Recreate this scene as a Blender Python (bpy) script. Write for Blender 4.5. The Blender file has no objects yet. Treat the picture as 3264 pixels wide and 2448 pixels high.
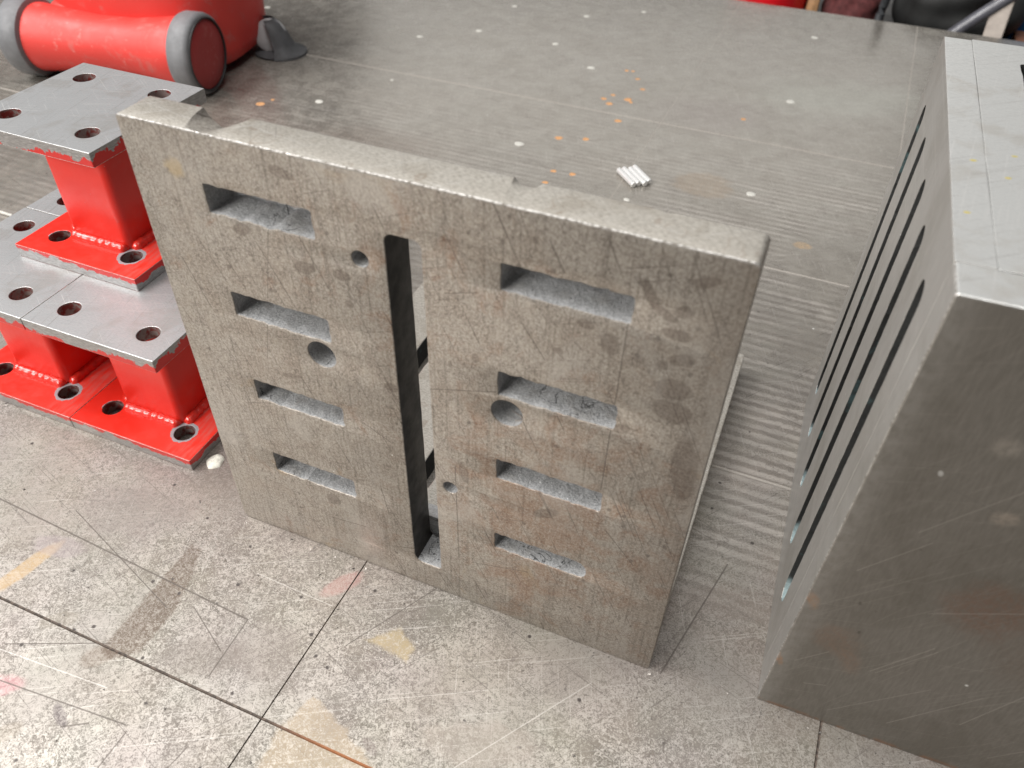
import bpy, bmesh, math, random
from mathutils import Vector, Matrix, noise as mnoise
random.seed(7)
scene = bpy.context.scene
COL = scene.collection

# ------------------------------------------------------------------ camera
CAM_YAW, CAM_PITCH, CAM_ROLL = 0.3719, 0.7437, 0.0317
def cam_axes():
    cy, sy = math.cos(CAM_YAW), math.sin(CAM_YAW)
    cp, sp = math.cos(CAM_PITCH), math.sin(CAM_PITCH)
    F = Vector((-sy*cp, cy*cp, -sp)); R = Vector((cy, sy, 0)); U = R.cross(F)
    c, s = math.cos(CAM_ROLL), math.sin(CAM_ROLL)
    return c*R + s*U, -s*R + c*U, F
cam = bpy.data.cameras.new('camera'); cam_o = bpy.data.objects.new('camera', cam); COL.objects.link(cam_o)
R_, U_, F_ = cam_axes()
M = Matrix((R_, U_, -F_)).transposed().to_4x4(); M.translation = Vector((0.4072, -0.3493, 0.6174))
cam_o.matrix_world = M
cam.sensor_width = 36; cam.lens = 2542.7/3264*36
cam.clip_start = 0.01; cam.clip_end = 60
cam.dof.use_dof = True; cam.dof.focus_distance = 0.72; cam.dof.aperture_fstop = 7.5
scene.camera = cam_o

# ------------------------------------------------------------------ light
world = bpy.data.worlds.new("World"); scene.world = world; world.use_nodes = True
bg = world.node_tree.nodes['Background']
bg.inputs[0].default_value = (0.98, 0.97, 1.0, 1); bg.inputs[1].default_value = 0.06
def area(name, loc, target, sx, sy, power, col):
    l = bpy.data.lights.new(name, 'AREA'); l.shape = 'RECTANGLE'; l.size = sx; l.size_y = sy
    l.energy = power; l.color = col
    o = bpy.data.objects.new(name, l); COL.objects.link(o); o.location = loc
    o.rotation_euler = (Vector(target)-Vector(loc)).to_track_quat('-Z', 'Y').to_euler()
    return o
area('window_lamp', (-2.9, -0.65, 3.8), (0, 0.1, 0.1), 2.4, 2.2, 235, (1.0, 0.985, 0.97))
area('ceiling_lamp', (0.1, 0.05, 4.2), (0.1, 0.1, 0), 3.2, 1.3, 120, (1.0, 0.985, 0.96))
area('far_lamp', (-1.2, 6.5, 2.6), (0.0, 1.0, 0.0), 5.0, 2.2, 32, (1.0, 0.985, 0.95))
area('front_lamp', (-2.0, -3.4, 2.6), (0.1, 0.0, 0.2), 2.5, 1.5, 205, (1.0, 0.97, 0.93))
vs = scene.view_settings
vs.view_transform = 'Standard'; vs.look = 'None'; vs.exposure = 0.0; vs.gamma = 1.0
scene.cycles.max_bounces = 8
scene.cycles.use_denoising = True

# ------------------------------------------------------------------ node helper
class G:
    def __init__(s, name):
        s.mat = bpy.data.materials.new(name); s.mat.use_nodes = True
        s.nt = s.mat.node_tree; s.nt.nodes.clear(); s._oc = None
    def n(s, t): return s.nt.nodes.new(t)
    def put(s, sock, v):
        if v is None: return
        if hasattr(v, 'is_linked'): s.nt.links.new(v, sock)
        elif isinstance(v, (tuple, list)):
            sock.default_value = (*v, 1.0) if len(v) == 3 and len(sock.default_value) == 4 else tuple(v)
        else: sock.default_value = v
    def oc(s):
        if s._oc is None: s._oc = s.n('ShaderNodeTexCoord').outputs['Object']
        return s._oc
    def mapping(s, v, loc=(0,0,0), rot=(0,0,0), scale=(1,1,1)):
        m = s.n('ShaderNodeMapping'); s.put(m.inputs[0], v)
        m.inputs[1].default_value = loc; m.inputs[2].default_value = rot; m.inputs[3].default_value = scale
        return m.outputs[0]
    def noise(s, v=None, scale=5, detail=4, rough=.55, dist=0.0, color=False):
        m = s.n('ShaderNodeTexNoise'); s.put(m.inputs['Vector'], v if v is not None else s.oc())
        m.inputs['Scale'].default_value = scale; m.inputs['Detail'].default_value = detail
        m.inputs['Roughness'].default_value = rough; m.inputs['Distortion'].default_value = dist
        return m.outputs['Color' if color else 'Fac']
    def voro(s, v=None, scale=5, out='Distance', rnd=1.0):
        m = s.n('ShaderNodeTexVoronoi'); s.put(m.inputs['Vector'], v if v is not None else s.oc())
        m.inputs['Scale'].default_value = scale; m.inputs['Randomness'].default_value = rnd
        return m.outputs[out]
    def math(s, op, a, b=None, c=None, clamp=False):
        m = s.n('ShaderNodeMath'); m.operation = op; m.use_clamp = clamp
        s.put(m.inputs[0], a); s.put(m.inputs[1], b); s.put(m.inputs[2], c); return m.outputs[0]
    def vm(s, op, a, b=None, out=0):
        m = s.n('ShaderNodeVectorMath'); m.operation = op; s.put(m.inputs[0], a); s.put(m.inputs[1], b); return m.outputs[out]
    def sep(s, v):
        m = s.n('ShaderNodeSeparateXYZ'); s.put(m.inputs[0], v); return m.outputs
    def comb(s, x, y, z):
        m = s.n('ShaderNodeCombineXYZ'); s.put(m.inputs[0], x); s.put(m.inputs[1], y); s.put(m.inputs[2], z); return m.outputs[0]
    def step(s, f, a, b, lo=0.0, hi=1.0):          # smooth map of f from [a,b] to [lo,hi]
        m = s.n('ShaderNodeMapRange'); m.interpolation_type = 'SMOOTHSTEP'
        s.put(m.inputs[0], f); s.put(m.inputs[1], a); s.put(m.inputs[2], b); s.put(m.inputs[3], lo); s.put(m.inputs[4], hi)
        return m.outputs[0]
    def mix(s, f, a, b, mode='MIX'):
        m = s.n('ShaderNodeMix'); m.data_type = 'RGBA'; m.blend_type = mode; m.clamp_factor = True
        s.put(m.inputs[0], f); s.put(m.inputs[6], a); s.put(m.inputs[7], b); return m.outputs[2]
    def mul(s, *a):
        o = a[0]
        for x in a[1:]: o = s.math('MULTIPLY', o, x)
        return o
    def inv(s, a): return s.math('SUBTRACT', 1.0, a)
    def ridge(s, v, scale, w, detail=2, rough=.5, dist=0.0):     # thin wandering lines
        f = s.noise(v, scale, detail, rough, dist)
        return s.step(s.math('ABSOLUTE', s.math('SUBTRACT', f, .5)), w*.35, w, 1.0, 0.0)
    def scratches(s, ang, freq, w, axis='z', cut=(.52, .6), seed=0.0, aspect=40):
        rot = (0, 0, ang) if axis == 'z' else (0, ang, 0)
        v = s.mapping(s.oc(), (seed, seed*1.7, seed*.6), rot, (1, 1, 1))
        k = freq*130.0
        sc = (freq*1.6, k, k*.0+3) if axis == 'z' else (freq*1.6, 3, k)
        f = s.noise(s.mapping(v, (0,0,0), (0,0,0), sc), 1.0, 1, .4)
        return s.step(f, .70-w, .76-w)
    def bump(s, h, strength=.3, dist=.001, normal=None):
        m = s.n('ShaderNodeBump'); m.inputs['Strength'].default_value = strength; m.inputs['Distance'].default_value = dist
        s.put(m.inputs['Height'], h); s.put(m.inputs['Normal'], normal); return m.outputs[0]
    def out(s, base, rough=.5, metal=0.0, normal=None, spec=.5, coat=0.0, coat_rough=.1, emit=None):
        p = s.n('ShaderNodeBsdfPrincipled'); o = s.n('ShaderNodeOutputMaterial')
        s.put(p.inputs['Base Color'], base); s.put(p.inputs['Roughness'], rough); s.put(p.inputs['Metallic'], metal)
        s.put(p.inputs['Normal'], normal); s.put(p.inputs['Specular IOR Level'], spec)
        s.put(p.inputs['Coat Weight'], coat); s.put(p.inputs['Coat Roughness'], coat_rough)
        s.nt.links.new(p.outputs[0], o.inputs[0]); return s.mat
    # masks in the plane of two object axes
    def ell(s, xy, cx, cy, rx, ry, ang=0.0, soft=.35, wob=.35, wscale=60):
        x, y = xy
        dx = s.math('SUBTRACT', x, cx); dy = s.math('SUBTRACT', y, cy)
        c, n_ = math.cos(ang), math.sin(ang)
        u = s.math('ADD', s.math('MULTIPLY', dx, c/rx), s.math('MULTIPLY', dy, n_/rx))
        v = s.math('ADD', s.math('MULTIPLY', dx, -n_/ry), s.math('MULTIPLY', dy, c/ry))
        d = s.math('SQRT', s.math('ADD', s.math('MULTIPLY', u, u), s.math('MULTIPLY', v, v)))
        d = s.math('ADD', d, s.math('MULTIPLY', s.math('SUBTRACT', s.noise(None, wscale, 3), .5), wob*2))
        return s.step(d, 1-soft, 1.0+soft*.3, 1.0, 0.0)
    def poly(s, xy, pts, soft=.003, wob=.012, wscale=70):      # convex stain with ragged edges
        x, y = xy; mx = sum(p[0] for p in pts)/len(pts); my = sum(p[1] for p in pts)/len(pts); d = None
        for p, q in zip(pts, pts[1:]+pts[:1]):
            nx, ny = q[1]-p[1], p[0]-q[0]; L = math.hypot(nx, ny); nx /= L; ny /= L
            if (mx-p[0])*nx+(my-p[1])*ny > 0: nx, ny = -nx, -ny
            e = s.math('ADD', s.math('MULTIPLY_ADD', x, nx, -nx*p[0]), s.math('MULTIPLY_ADD', y, ny, -ny*p[1]))
            d = e if d is None else s.math('MAXIMUM', d, e)
        d = s.math('ADD', d, s.math('MULTIPLY', s.math('SUBTRACT', s.noise(None, wscale, 4, .65), .5), wob))
        return s.step(d, -soft, soft*.5, 1.0, 0.0)
    def seg(s, xy, p, q, w):                    # thin scribed line from p to q
        x, y = xy
        L = math.hypot(q[0]-p[0], q[1]-p[1]); tx, ty = (q[0]-p[0])/L, (q[1]-p[1])/L
        dx = s.math('SUBTRACT', x, p[0]); dy = s.math('SUBTRACT', y, p[1])
        al = s.math('ADD', s.math('MULTIPLY', dx, tx), s.math('MULTIPLY', dy, ty))
        ac = s.math('ABSOLUTE', s.math('ADD', s.math('MULTIPLY', dx, -ty), s.math('MULTIPLY', dy, tx)))
        far = s.math('ABSOLUTE', s.math('SUBTRACT', al, L/2))
        return s.mul(s.step(ac, w*.4, w, 1, 0), s.math('LESS_THAN', far, L/2))

# ------------------------------------------------------------------ materials
def mat_table():
    g = G('table_steel'); o = g.sep(g.oc()); xy = (o[0], o[1])
    n1 = g.noise(None, 300, 5, .68, 1.4); n2 = g.noise(None, 950, 3, .6)
    fine = g.math('ADD', g.math('MULTIPLY', n1, .65), g.math('MULTIPLY', n2, .35))
    big = g.noise(None, 7, 5, .6); mid = g.noise(None, 30, 5, .68, .5)
    thr = g.math('ADD', .41, g.math('MULTIPLY', g.math('SUBTRACT', g.math('ADD', g.math('MULTIPLY', big, .5), g.math('MULTIPLY', mid, .5)), .5), .62))
    worn = g.step(fine, g.math('SUBTRACT', thr, .03), g.math('ADD', thr, .17))
    dirt = g.mix(g.step(mid, .35, .65), (.105, .092, .076), (.185, .162, .138))
    steel = g.mix(g.step(big, .3, .7), (.315, .288, .258), (.445, .413, .375))
    hue = g.noise(None, 11, 3, .6, color=True)
    steel = g.mix(.07, steel, hue, 'SOFT_LIGHT'); dirt = g.mix(.12, dirt, hue, 'SOFT_LIGHT')
    near = g.step(o[1], .0, .9, 1.0, 0.0)                      # the far half is oilier and smoother
    col = g.mix(worn, dirt, steel)
    col = g.mix(near, g.mix(.38, g.mix(worn, (.22, .20, .172), (.34, .32, .285)), g.mix(g.step(mid, .3, .7), (.19, .165, .14), (.36, .345, .312))), col)
    # planing ripples parallel to the long edge
    rp = g.comb(g.math('MULTIPLY', o[0], 3.0), g.math('ADD', o[1], g.math('MULTIPLY', g.math('SUBTRACT', g.noise(None, 9, 2), .5), .003)), 0)
    w = g.n('ShaderNodeTexWave'); w.wave_type = 'BANDS'; w.bands_direction = 'Y'
    g.put(w.inputs['Vector'], rp); w.inputs['Scale'].default_value = 23; w.inputs['Distortion'].default_value = 1.1
    w.inputs['Detail'].default_value = 3; w.inputs['Detail Scale'].default_value = 1.5
    rm = g.mul(g.step(o[1], .02, .14), g.step(o[1], .75, 1.15, 1, 0), g.step(g.noise(None, 5, 2), .3, .5))
    wv = g.step(w.outputs['Fac'], .15, .85)
    col = g.mix(g.mul(rm, g.math('MULTIPLY', g.step(g.noise(g.mapping(g.oc(), (0,0,0), (0,0,0), (5, 55, 1)), 1, 4), .3, .68), g.step(o[0], .1, .5, .22, .42))), col, g.mix(wv, (.20, .175, .155), (.62, .575, .53)))
    # scratches
    for k, (a, f, wd) in enumerate([(.3, 7, .02), (1.2, 9, .018), (2.2, 8, .02), (-.5, 6, .016), (2.75, 12, .02)]):
        sc = g.scratches(a, f, wd, seed=k*3.1+.4, aspect=30)
        col = g.mix(g.math('MULTIPLY', sc, .28 if k % 2 else .55), col, (.66, .63, .59) if k % 2 else (.10, .085, .075))
    worm = g.mul(g.ridge(None, 120, .018, 3, .6, .8), g.step(g.noise(None, 20, 2), .45, .6))
    col = g.mix(g.math('MULTIPLY', worm, .5), col, (.12, .10, .09))
    # stains
    S = [(-.022, -.168, .016, .010, .9, (.16, .12, .09), .6), (.055, -.135, .035, .02, .4, (.17, .145, .125), .6), (.10, -.11, .03, .03, .2, (.20, .17, .15), .5), (-.10, -.04, .06, .03, .2, (.21, .18, .165), .55), (-.143, -.127, .036, .009, 1.35, (.46, .32, .16), .75),
         (.126, -.029, .020, .009, 1.0, (.50, .25, .23), .45),
         
         (-.085, -.225, .03, .012, .5, (.55, .25, .28), .5), (-.012, -.218, .013, .0045, -.5, (.12, .10, .10), .85),
         (-.135, -.098, .03, .012, .2, (.30, .25, .26), .55), (-.04, -.245, .014, .008, .9, (.2, .17, .13), .6),
         (-.075, -.155, .02, .008, .6, (.24, .21, .17), .5), (.262, .83, .05, .045, 0, (.34, .24, .15), .4),
         (.43, .715, .014, .010, 0, (.55, .36, .18), .6), (-.61, .70, .10, .09, 0, (.16, .11, .085), .5),
         (-.3, .72, .16, .08, .2, (.20, .15, .12), .45), (-.04, .02, .14, .05, -.1, (.20, .15, .135), .4),
         (.22, 1.10, .12, .09, .3, (.22, .18, .17), .4), (.43, 1.28, .2, .1, .3, (.40, .42, .37), .35),
         (.22, -.145, .010, .004, -.5, (.14, .11, .10), .7), (.30, -.11, .05, .02, .3, (.36, .30, .26), .4),
         (.45, .09, .05, .02, .3, (.22, .18, .155), .4)]
    for (cx, cy, rx, ry, a, c, st) in S:
        m = g.ell(xy, cx, cy, rx, ry, a, .30 if rx < .08 else .7, .42, 55 if rx < .08 else 14)
        col = g.mix(g.mul(m, st, g.step(fine, .38, .58, 1.0, .5)), col, c)
    for pts, wb, c, st in [([(-.0245, -.048), (-.0250, -.162), (-.012, -.170), (.008, -.152), (.009, -.11), (-.001, -.075), (-.012, -.048)], .006, (.118, .086, .064), 1.0),
                       ([(.1721, -.0690), (.214, -.0730), (.2165, -.0593), (.1948, -.0465)], .010, (.50, .39, .20), .62),
                       ([(.1598, -.128), (.149, -.157), (.1517, -.24), (.245, -.24), (.233, -.158), (.19, -.137)], .014, (.47, .37, .25), .55)]:
        col = g.mix(g.mul(g.poly(xy, pts, .003, wb), st, g.step(fine, .36, .62, 1.0, .30)), col, c)
    # scribed lines
    for p, q, wd, c in [((-.30, -.0745), (.0705, -.092), .0011, 0), ((.0705, -.092), (.0727, -.1468), .0009, 0), ((-.12, -.219), (.0394, -.2042), .0008, 0),
                        ((.0439, -.2075), (.0432, -.26), .0008, 0), ((-.10, -.195), (.005, -.1865), .0007, 1), ((.094, -.20), (.083, -.26), .0007, 0),
                        ((.16, -.08), (.205, .0), .0007, 0), ((-.1, -.19), (-.02, -.155), .0007, 0), ((.02, -.10), (.068, -.125), .0007, 0), ((.41, .0), (.44, .13), .0009, 0),
                        ((.24, -.2), (.36, -.03), .0006, 1), ((.05, -.05), (.13, -.052), .0006, 1), ((-.005, -.225), (.013, -.214), .001, 0), ((-.15, -.06), (.0, -.11), .0007, 0)]:
        col = g.mix(g.math('MULTIPLY', g.seg(xy, p, q, wd), .3 if c else .75), col, (.75, .72, .68) if c else (.09, .075, .065))
    # pits and bright crumbs
    vd = g.n('ShaderNodeTexVoronoi'); g.put(vd.inputs['Vector'], g.oc()); vd.inputs['Scale'].default_value = 70
    pit = g.mul(g.step(g.math('ADD', vd.outputs['Distance'], g.math('MULTIPLY', g.math('SUBTRACT', n1, .5), .12)), .07, .16, 1, 0), g.math('GREATER_THAN', g.sep(vd.outputs['Color'])[0], .86), g.math('ADD', .25, near))
    col = g.mix(g.math('MULTIPLY', pit, .8), col, (.07, .06, .055))
    vc = g.n('ShaderNodeTexVoronoi'); g.put(vc.inputs['Vector'], g.oc()); vc.inputs['Scale'].default_value = 38
    crumb = g.mul(g.step(vc.outputs['Distance'], .03, .06, 1, 0), g.math('GREATER_THAN', g.sep(vc.outputs['Color'])[1], .90))
    col = g.mix(g.math('MULTIPLY', crumb, .8), col, (.85, .85, .82))
    rough = g.math('ADD', g.step(worn, 0, 1, .54, .42), g.math('MULTIPLY', g.math('SUBTRACT', g.inv(near), .2), -.28))
    h = g.math('SUBTRACT', g.math('ADD', g.math('MULTIPLY', fine, .6), g.mul(rm, wv, .4)), g.math('MULTIPLY', pit, 1.0))
    return g.out(col, rough, g.step(worn, 0, 1, .25, .60), g.bump(h, .22, .0006))

def mat_groove():
    g = G('groove_grime'); o = g.sep(g.oc())
    n = g.noise(None, 300, 3)
    near = g.mix(g.step(n, .35, .65), (.055, .044, .036), (.13, .10, .08))
    rust = g.mix(n, (.22, .08, .03), (.34, .15, .06))
    c = g.mix(g.mul(g.step(o[0], .13, .20), g.step(o[1], -.12, -.15)), near, rust)
    dust = g.mix(n, (.27, .245, .215), (.38, .352, .32))
    return g.out(g.mix(g.step(o[1], .03, .12), c, dust), .7, .1)

ISL = [(.3659, .3446, .0095, .0042, .0), (.3306, .3259, .0058, .0085, .2), (.3724, .3278, .0075, .0052, .2), (.3623, .3212, .0034, .0036, 0), (.3700, .3055, .011, .009, .3), (.373, .288, .012, .010, -.3),
       (.3490, .3650, .0035, .011, .5), (.357, .357, .010, .0035, -.5), (.349, .3207, .003, .003, 0), (.3754, .382, .008, .004, .4), (.388, .245, .009, .03, .1), (.345, .262, .006, .004, .5), (.125, .32, .009, .005, .3),
       (.152, .322, .007, .0045, .2), (.155, .30, .0035, .003, 0), (.08, .337, .008, .005, .4), (.315, .335, .005, .0035, 0), (.30, .31, .004, .003, .2), (.110, .078, .007, .007, 0), (.095, .215, .009, .003, .2),
       (.3, .155, .012, .005, .6), (.368, .36, .006, .004, .2), (.12, .386, .010, .004, -.2), (.18, .235, .006, .004, .1), (.245, .285, .003, .004, .1), (.235, .17, .004, .012, .2)]
def mat_plate():
    g = G('worn_cast_steel'); o = g.sep(g.oc()); xz = (o[0], o[2])
    f1 = g.noise(None, 520, 4, .65, .5); f2 = g.noise(None, 1300, 2)
    fine = g.math('ADD', g.math('MULTIPLY', f1, .7), g.math('MULTIPLY', f2, .3))
    mid = g.noise(None, 42, 4, .6, .6); big = g.noise(None, 11, 4, .6)
    base = g.mix(g.step(fine, .28, .72), (.265, .236, .203), (.56, .522, .468))
    base = g.mix(g.math('MULTIPLY', g.step(g.math('ADD', g.math('MULTIPLY', mid, .6), g.math('MULTIPLY', big, .4)), .42, .62), .45), base, g.mix(g.step(fine, .28, .7), (.20, .165, .132), (.44, .375, .312)))
    # mid-sized scribble of tiny dark tool marks
    for k, (sc, w, th) in enumerate([(150, .022, .42), (240, .026, .42), (330, .03, .40)]):
        v = g.mapping(g.oc(), (k*1.3, k*.7, k*2.1), (0, .5*k, 0), (1, 1, .55 if k < 2 else 1))
        m = g.mul(g.ridge(v, sc, w, 2, .6, .5), g.step(g.noise(v, sc*.35, 2), th, th+.1))
        base = g.mix(g.math('MULTIPLY', m, .36), base, (.085, .064, .052))
    tool = g.noise(g.mapping(g.oc(), (0,0,0), (0, .06, 0), (420, 9, 9)), 1, 3, .6)       # upright machining streaks
    base = g.mix(g.math('MULTIPLY', g.step(tool, .50, .72), .40), base, (.11, .092, .076))
    base = g.mix(g.math('MULTIPLY', g.step(tool, .46, .28), .22), base, (.56, .54, .50))
    # rust bloom, stronger low on the right
    rmask = g.math('ADD', g.math('MULTIPLY', g.ell(xz, .30, .14, .12, .15, 0, .9, .25, 20), .22), g.math('MULTIPLY', g.ell(xz, .19, .33, .10, .08, 0, .9, .25, 20), .10))
    rn = g.noise(None, 30, 6, .68, .8)
    rust = g.step(g.math('ADD', rn, rmask), .56, .76)
    rcol = g.mix(g.noise(None, 90, 3), (.20, .085, .05), (.33, .19, .10))
    base = g.mix(g.math('MULTIPLY', rust, g.step(fine, .3, .6, .75, .25)), base, rcol)
    och = g.step(g.math('ADD', g.noise(g.mapping(g.oc(), (3, 1, 5)), 24, 5, .6, .5), 0), .62, .72)
    base = g.mix(g.math('MULTIPLY', och, .35), base, (.36, .25, .13))
    och2 = g.ell(xz, .037, .371, .008, .008, 0, .5, .5, 160)
    base = g.mix(g.math('MULTIPLY', och2, .6), base, (.50, .36, .16))
    # old oil islands with dark rims on the upper right
    for (x, z, rx, rz, an) in ISL:
        m = g.ell(xz, x, z, rx, rz, an, .16, .55, 85); m2 = g.ell(xz, x, z, rx*.74, rz*.70, an, .25, .35, 80)
        base = g.mix(g.math('MULTIPLY', m, .46), base, (.14, .112, .092))
        base = g.mix(g.math('MULTIPLY', m2, .38), base, g.mix(g.step(fine, .36, .62), (.17, .14, .115), (.36, .32, .285)))
    dots = g.n('ShaderNodeTexVoronoi'); g.put(dots.inputs['Vector'], g.oc()); dots.inputs['Scale'].default_value = 95
    dm = g.mul(g.step(g.math('ADD', dots.outputs['Distance'], g.math('MULTIPLY', f1, .12)), .16, .27, 1, 0), g.math('GREATER_THAN', g.sep(dots.outputs['Color'])[0], .80))
    base = g.mix(g.math('MULTIPLY', dm, .5), base, (.10, .082, .07))
    base = g.mix(g.math('MULTIPLY', g.step(o[0], .365, .40), .2), base, (.17, .135, .11))
    for k, (a, f, wd) in enumerate([(.35, 9, .018), (1.35, 10, .018), (2.0, 8, .015), (-.4, 12, .018)]):
        sc = g.scratches(a, f, wd, 'y', seed=k*2.3+.2, aspect=30)
        base = g.mix(g.math('MULTIPLY', sc, .16 if k % 2 else .65), base, (.60, .56, .52) if k % 2 else (.09, .07, .06))
    rub = g.step(g.noise(g.mapping(g.oc(), (4.4, 0, 1.9), (0, .3, 0), (1, 1, .6)), 16, 4, .6), .52, .66)
    base = g.mix(g.math('MULTIPLY', rub, .35), base, (.50, .475, .44))
    for p, q, wd in [((.275, .325), (.292, .300), .0006), ((.09, .36), (.112, .343), .0005), ((.29, .385), (.30, .366), .0007), ((.06, .31), (.071, .287), .0005), ((.15, .19), (.176, .176), .0006), ((.02, .30), (.034, .26), .0006),
                     ((.225, .33), (.247, .337), .0005), ((.16, .12), (.165, .085), .0006), ((.345, .16), (.37, .13), .0006), ((.24, .06), (.29, .075), .0005), ((.10, .05), (.14, .055), .0006), ((.045, .18), (.053, .13), .0005), ((.2285, .06), (.228, .175), .0006), ((.338, .20), (.339, .345), .0006), ((.075, .225), (.105, .36), .0004), ((.21, .245), (.262, .262), .0005), ((.21, .34), (.208, .05), .0005)]:
        base = g.mix(g.math('MULTIPLY', g.seg(xz, p, q, wd), .6), base, (.10, .08, .068))
    vc = g.n('ShaderNodeTexVoronoi'); g.put(vc.inputs['Vector'], g.oc()); vc.inputs['Scale'].default_value = 40
    crumb = g.mul(g.step(vc.outputs['Distance'], .02, .045, 1, 0), g.math('GREATER_THAN', g.sep(vc.outputs['Color'])[1], .9))
    base = g.mix(crumb, base, (.8, .8, .77))
    return g.out(base, g.math('ADD', g.step(fine, .3, .7, .48, .37), g.math('MULTIPLY', rub, -.06)), .58, g.bump(fine, .22, .0006))

def mat_top(name, c0, c1, rough=.42, metal=.55, ang=0.0, line=None, rims=.35):
    g = G(name)
    v = g.mapping(g.oc(), (0,0,0), (0,0,ang), (1, 3.5, 1))
    f = g.noise(v, 330, 4, .6, .3); m = g.noise(None, 28, 4, .6, .4)
    base = g.mix(g.step(f, .32, .62), c0, c1)
    base = g.mix(g.math('MULTIPLY', g.step(m, .52, .66), .3), base, (c0[0]*.8, c0[1]*.72, c0[2]*.62))
    isl = g.noise(g.mapping(g.oc(), (2, 5, 1)), 40, 1.5, .4, .3)
    rim = g.step(g.math('ABSOLUTE', g.math('SUBTRACT', isl, .64)), .004, .014, 1, 0)
    base = g.mix(g.math('MULTIPLY', rim, rims), base, (.24, .17, .12))
    for k, (a, fr) in enumerate([(.2, 10), (1.0, 12), (2.4, 9)]):
        base = g.mix(g.math('MULTIPLY', g.scratches(a+ang, fr, .018, seed=k*1.9, aspect=30), .5), base, (.2, .18, .16) if k % 2 else (.75, .74, .72))
    if line:
        o = g.sep(g.oc())
        for x, y in ((.0365, .1655), (.013, .150), (.031, .134), (.0075, .083)): base = g.mix(g.ell((o[0], o[1]), x, y, .0022, .0012, .2, .3, .2, 100), base, (.75, .62, .15))
        base = g.mix(g.math('MULTIPLY', g.seg((o[0], o[1]), *line, .0007), .55), base, (.22, .2, .18))
    return g.out(base, g.step(f, .3, .7, rough+.1, rough-.06), metal, g.bump(f, .12, .0004))

def mat_edge():
    g = G('worn_bright_edge')
    f = g.noise(None, 380, 4, .7); m = g.noise(None, 60, 3)
    c = g.mix(g.step(g.math('ADD', f, g.math('MULTIPLY', g.math('SUBTRACT', m, .5), .5)), .38, .58), (.24, .218, .19), (.70, .68, .65))
    return g.out(c, .36, .7, g.bump(f, .35, .0006))

def mat_cast():
    g = G('rough_casting_skin')
    f = g.noise(None, 700, 4, .7); m = g.noise(None, 60, 4, .6)
    c = g.mix(g.step(f, .35, .65), (.32, .325, .33), (.54, .545, .55))
    c = g.mix(g.math('MULTIPLY', g.step(m, .5, .65), .4), c, (.30, .285, .265))
    v = g.n('ShaderNodeTexVoronoi'); g.put(v.inputs['Vector'], g.oc()); v.inputs['Scale'].default_value = 260
    sp = g.mul(g.step(v.outputs['Distance'], .08, .16, 1, 0), g.math('GREATER_THAN', g.sep(v.outputs['Color'])[0], .82))
    c = g.mix(sp, c, (.9, .9, .9))
    crack = g.mul(g.ridge(None, 45, .012, 3, .6, .5), g.step(g.noise(None, 12, 1), .5, .56))
    c = g.mix(g.math('MULTIPLY', crack, .8), c, (.05, .05, .05))
    return g.out(c, .75, .1, g.bump(g.math('ADD', f, g.math('MULTIPLY', m, 3.0)), .8, .0018))

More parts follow.
